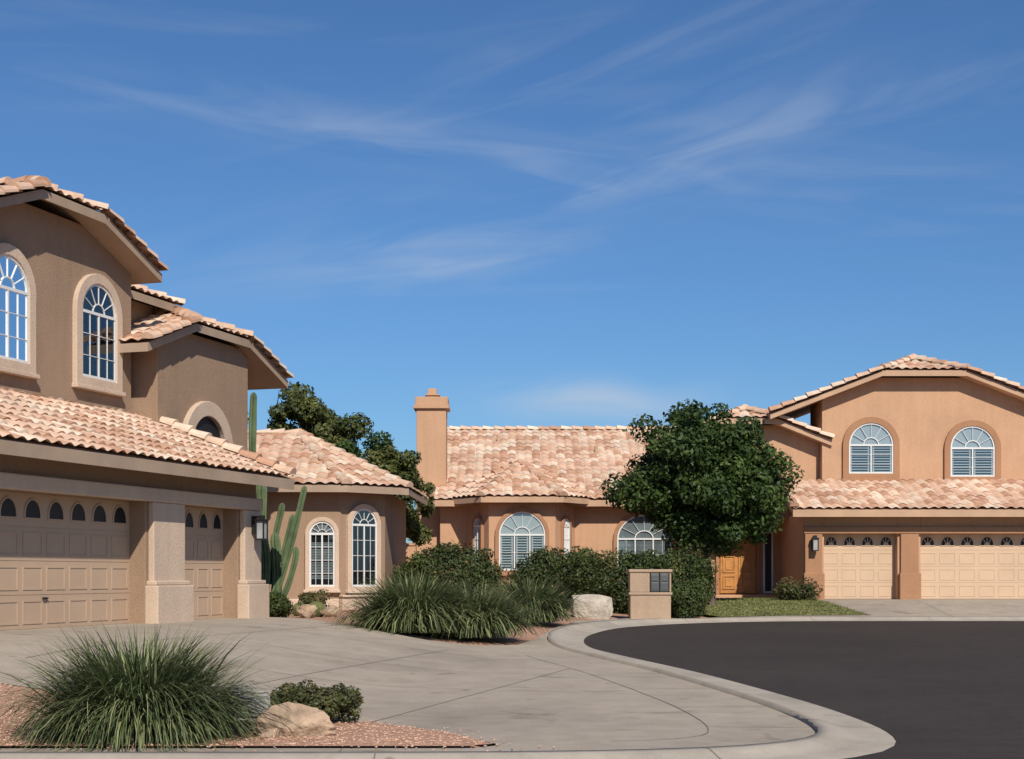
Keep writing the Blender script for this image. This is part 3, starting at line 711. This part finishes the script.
# ------------------------------------------------------------ rocks
def rock(name,x,y,z,sx,sy,sz,mat,seed,rot=0,boxy=0):
    R=random.Random(seed); bm=bmesh.new(); bmesh.ops.create_icosphere(bm,subdivisions=5,radius=1)
    planes=[(Vector((R.gauss(0,1),R.gauss(0,1),R.gauss(0,.8))).normalized(),R.uniform(.5,.82)) for _ in range(18)]
    if boxy: planes=[(Vector((R.gauss(0,1),R.gauss(0,1),R.gauss(0,.8))).normalized(),R.uniform(.95,1.15)) for _ in range(8)]
    for v in bm.verts:
        if boxy:
            m_=max(abs(v.co.x),abs(v.co.y),abs(v.co.z)); v.co*=m_**(-boxy)
        for nn,d in planes:
            k=v.co.dot(nn)
            if k>d: v.co-=nn*(k-d)*.97
        p=v.co.copy(); a_=.5 if boxy else 1
        v.co*=1+a_*.10*mn.noise(p*2.3+Vector((seed,0,0)))+.05*a_*mn.noise(p*7)+.02*mn.noise(p*22)
        v.co=Vector((v.co.x*sx,v.co.y*sy,v.co.z*sz))
    me=bpy.data.meshes.new(name); bm.to_mesh(me); bm.free(); me.materials.append(mat)
    o=bpy.data.objects.new(name,me); COL.objects.link(o); o.location=(x,y,z); o.rotation_euler=(0,0,rot)
rock('landscape_rock',-2.0,14.2,.18,.42,.24,.23,M['rock'],1,.2)
rock('landscape_rock',-2.62,14.6,.25,.33,.28,.28,M['rockg'],2,.8)
rock('landscape_rock',-2.25,13.95,.13,.15,.1,.08,M['rock'],9,.8)
rock('landscape_rock',-4.3,31.4,.85,.3,.25,.2,M['rock'],3)
rock('landscape_rock',-3.9,32.0,.8,.25,.2,.18,M['rock'],4)
rock('boulder',2.05,38.6,.76,.54,.34,.34,M['pale'],12,.06,.8)
# ------------------------------------------------------------ mailbox
zb=hz(3.6,38.6); e=empty('mailbox_pillar',Matrix.Translation((3.55,38.75,zb)))
b=MB(); b.box(-.52,.52,-.35,.35,-.1,.70); b.box(-.56,.56,-.38,.38,.70,.77); b.box(-.53,-.02,-.33,.33,.77,1.28); b.box(-.02,.53,.08,.33,.77,1.28); b.box(.48,.53,-.33,.08,.77,1.28); b.box(-.56,.56,-.36,.36,1.28,1.36)
b.obj('stucco_body',M['mail'],e,bevel=.02)
b=MB()
for x0 in (.0,.24):
    b.box(x0,x0+.22,-.34,.08,.79,1.26)
    b.box(x0+.02,x0+.2,-.355,-.341,1.05,1.22); b.box(x0+.02,x0+.2,-.355,-.341,.83,1.02); b.box(x0+.08,x0+.14,-.37,-.356,1.08,1.1)
b.obj('metal_boxes',M['steel'],e,bevel=.008)
# ------------------------------------------------------------ light, sky, camera
el=math.radians(40); S=Vector((.27,-.96,0)).normalized()*math.cos(el)+Vector((0,0,math.sin(el)))
L=bpy.data.lights.new('sun','SUN'); L.energy=4.9; L.angle=math.radians(.5); L.color=(1,.93,.82)
lo=bpy.data.objects.new('sun',L); COL.objects.link(lo); lo.rotation_mode='QUATERNION'; lo.rotation_quaternion=S.to_track_quat('Z','Y'); lo.location=(20,-20,30)
w=bpy.data.worlds.new('World'); scene.world=w; w.use_nodes=True; nt=w.node_tree; nt.nodes.clear()
out=nt.nodes.new('ShaderNodeOutputWorld'); bg=nt.nodes.new('ShaderNodeBackground'); bg.inputs[1].default_value=.076
sky=nt.nodes.new('ShaderNodeTexSky'); sky.sky_type='NISHITA'; sky.sun_disc=False; sky.sun_elevation=el; sky.sun_rotation=math.atan2(S.x,S.y)
sky.air_density=1.0; sky.dust_density=.5; sky.ozone_density=3.0
tc=nt.nodes.new('ShaderNodeTexCoord'); sp=nt.nodes.new('ShaderNodeSeparateXYZ'); nt.links.new(tc.outputs['Generated'],sp.inputs[0])
def mth(op,a,b=None,c=None):
    n=nt.nodes.new('ShaderNodeMath'); n.operation=op
    for i,v in enumerate((a,b,c)):
        if v is None: continue
        if isinstance(v,(int,float)): n.inputs[i].default_value=v
        else: nt.links.new(v,n.inputs[i])
    return n.outputs[0]
az=mth('ARCTAN2',sp.outputs[0],sp.outputs[1]); ele=mth('ARCSINE',sp.outputs[2])
def cmb(x,y,z=0.0):
    n=nt.nodes.new('ShaderNodeCombineXYZ')
    for i,v in enumerate((x,y,z)):
        if isinstance(v,(int,float)): n.inputs[i].default_value=v
        else: nt.links.new(v,n.inputs[i])
    return n.outputs[0]
def band(theta,v0,wid,u0,u1,su,sv,seed,lo_,hi_,gain):
    ct,st=math.cos(theta),math.sin(theta)
    u=mth('ADD',mth('MULTIPLY',az,ct),mth('MULTIPLY',ele,st)); v=mth('SUBTRACT',mth('MULTIPLY',ele,ct),mth('MULTIPLY',az,st))
    wob=noise(nt,cmb(u,seed,0.0),6,2).outputs['Fac']; v2=mth('ADD',v,mth('MULTIPLY',mth('SUBTRACT',wob,.5),.05))
    q=mth('DIVIDE',mth('SUBTRACT',v2,v0),wid); m=mth('POWER',2.718,mth('MULTIPLY',mth('MULTIPLY',q,q),-1.0))
    uc=(u0+u1)/2; uw=(u1-u0)/2; qu=mth('DIVIDE',mth('SUBTRACT',u,uc),uw); mu=mth('POWER',2.718,mth('MULTIPLY',mth('MULTIPLY',qu,qu),-1.0))
    n=noise(nt,cmb(mth('MULTIPLY',u,su),mth('MULTIPLY',v,sv),seed),1,5,.5,.8).outputs['Fac']
    mr=nt.nodes.new('ShaderNodeMapRange'); mr.inputs[1].default_value=lo_; mr.inputs[2].default_value=hi_; mr.interpolation_type='SMOOTHSTEP'; nt.links.new(n,mr.inputs[0])
    return mth('MULTIPLY',mth('MULTIPLY',mth('MULTIPLY',m,mu),mr.outputs[0]),gain)
parts=[band(.22,.235,.022,-.16,.34,7,42,1.3,.36,.75,.34),
       band(-.13,.265,.016,-.3,.12,7,45,5.1,.36,.75,.28),
       band(.30,.29,.028,-.05,.35,5,40,9.7,.42,.8,.24),
       band(-.10,.27,.03,.1,.45,6,50,14.2,.42,.8,.18),
       band(.02,.115,.012,.0,.12,14,50,20.5,.15,.5,.55),
       band(.12,.205,.010,-.15,.05,9,50,23.5,.3,.7,.28),
       band(.0,.19,.02,-.1,.5,5,50,25.5,.48,.8,.14),
       band(.05,.34,.06,-.5,.5,4,30,31.5,.48,.85,.14)]
tot=parts[0]
for p in parts[1:]: tot=mth('ADD',tot,p)
tot=mth('MINIMUM',tot,.8)
tint=nt.nodes.new('ShaderNodeMix'); tint.data_type='RGBA'; tint.blend_type='MULTIPLY'; tint.inputs[0].default_value=1; tint.inputs[7].default_value=(.62,.93,1.26,1)
nt.links.new(sky.outputs[0],tint.inputs[6])
cm=nt.nodes.new('ShaderNodeMix'); cm.data_type='RGBA'; cm.inputs[7].default_value=(7.2,8.0,9.1,1)
nt.links.new(tot,cm.inputs[0]); nt.links.new(tint.outputs[2],cm.inputs[6])
nt.links.new(cm.outputs[2],bg.inputs[0]); nt.links.new(bg.outputs[0],out.inputs[0])
cam=bpy.data.cameras.new('camera'); co=bpy.data.objects.new('camera',cam); COL.objects.link(co)
co.location=(0,0,1.6); co.rotation_euler=(math.radians(90),0,0); cam.sensor_width=36; cam.lens=36*1500/1024; cam.shift_y=195.5/1024; cam.clip_end=4000; cam.clip_start=.1
scene.camera=co
scene.view_settings.view_transform='Standard'; scene.view_settings.look='None'; scene.view_settings.exposure=0
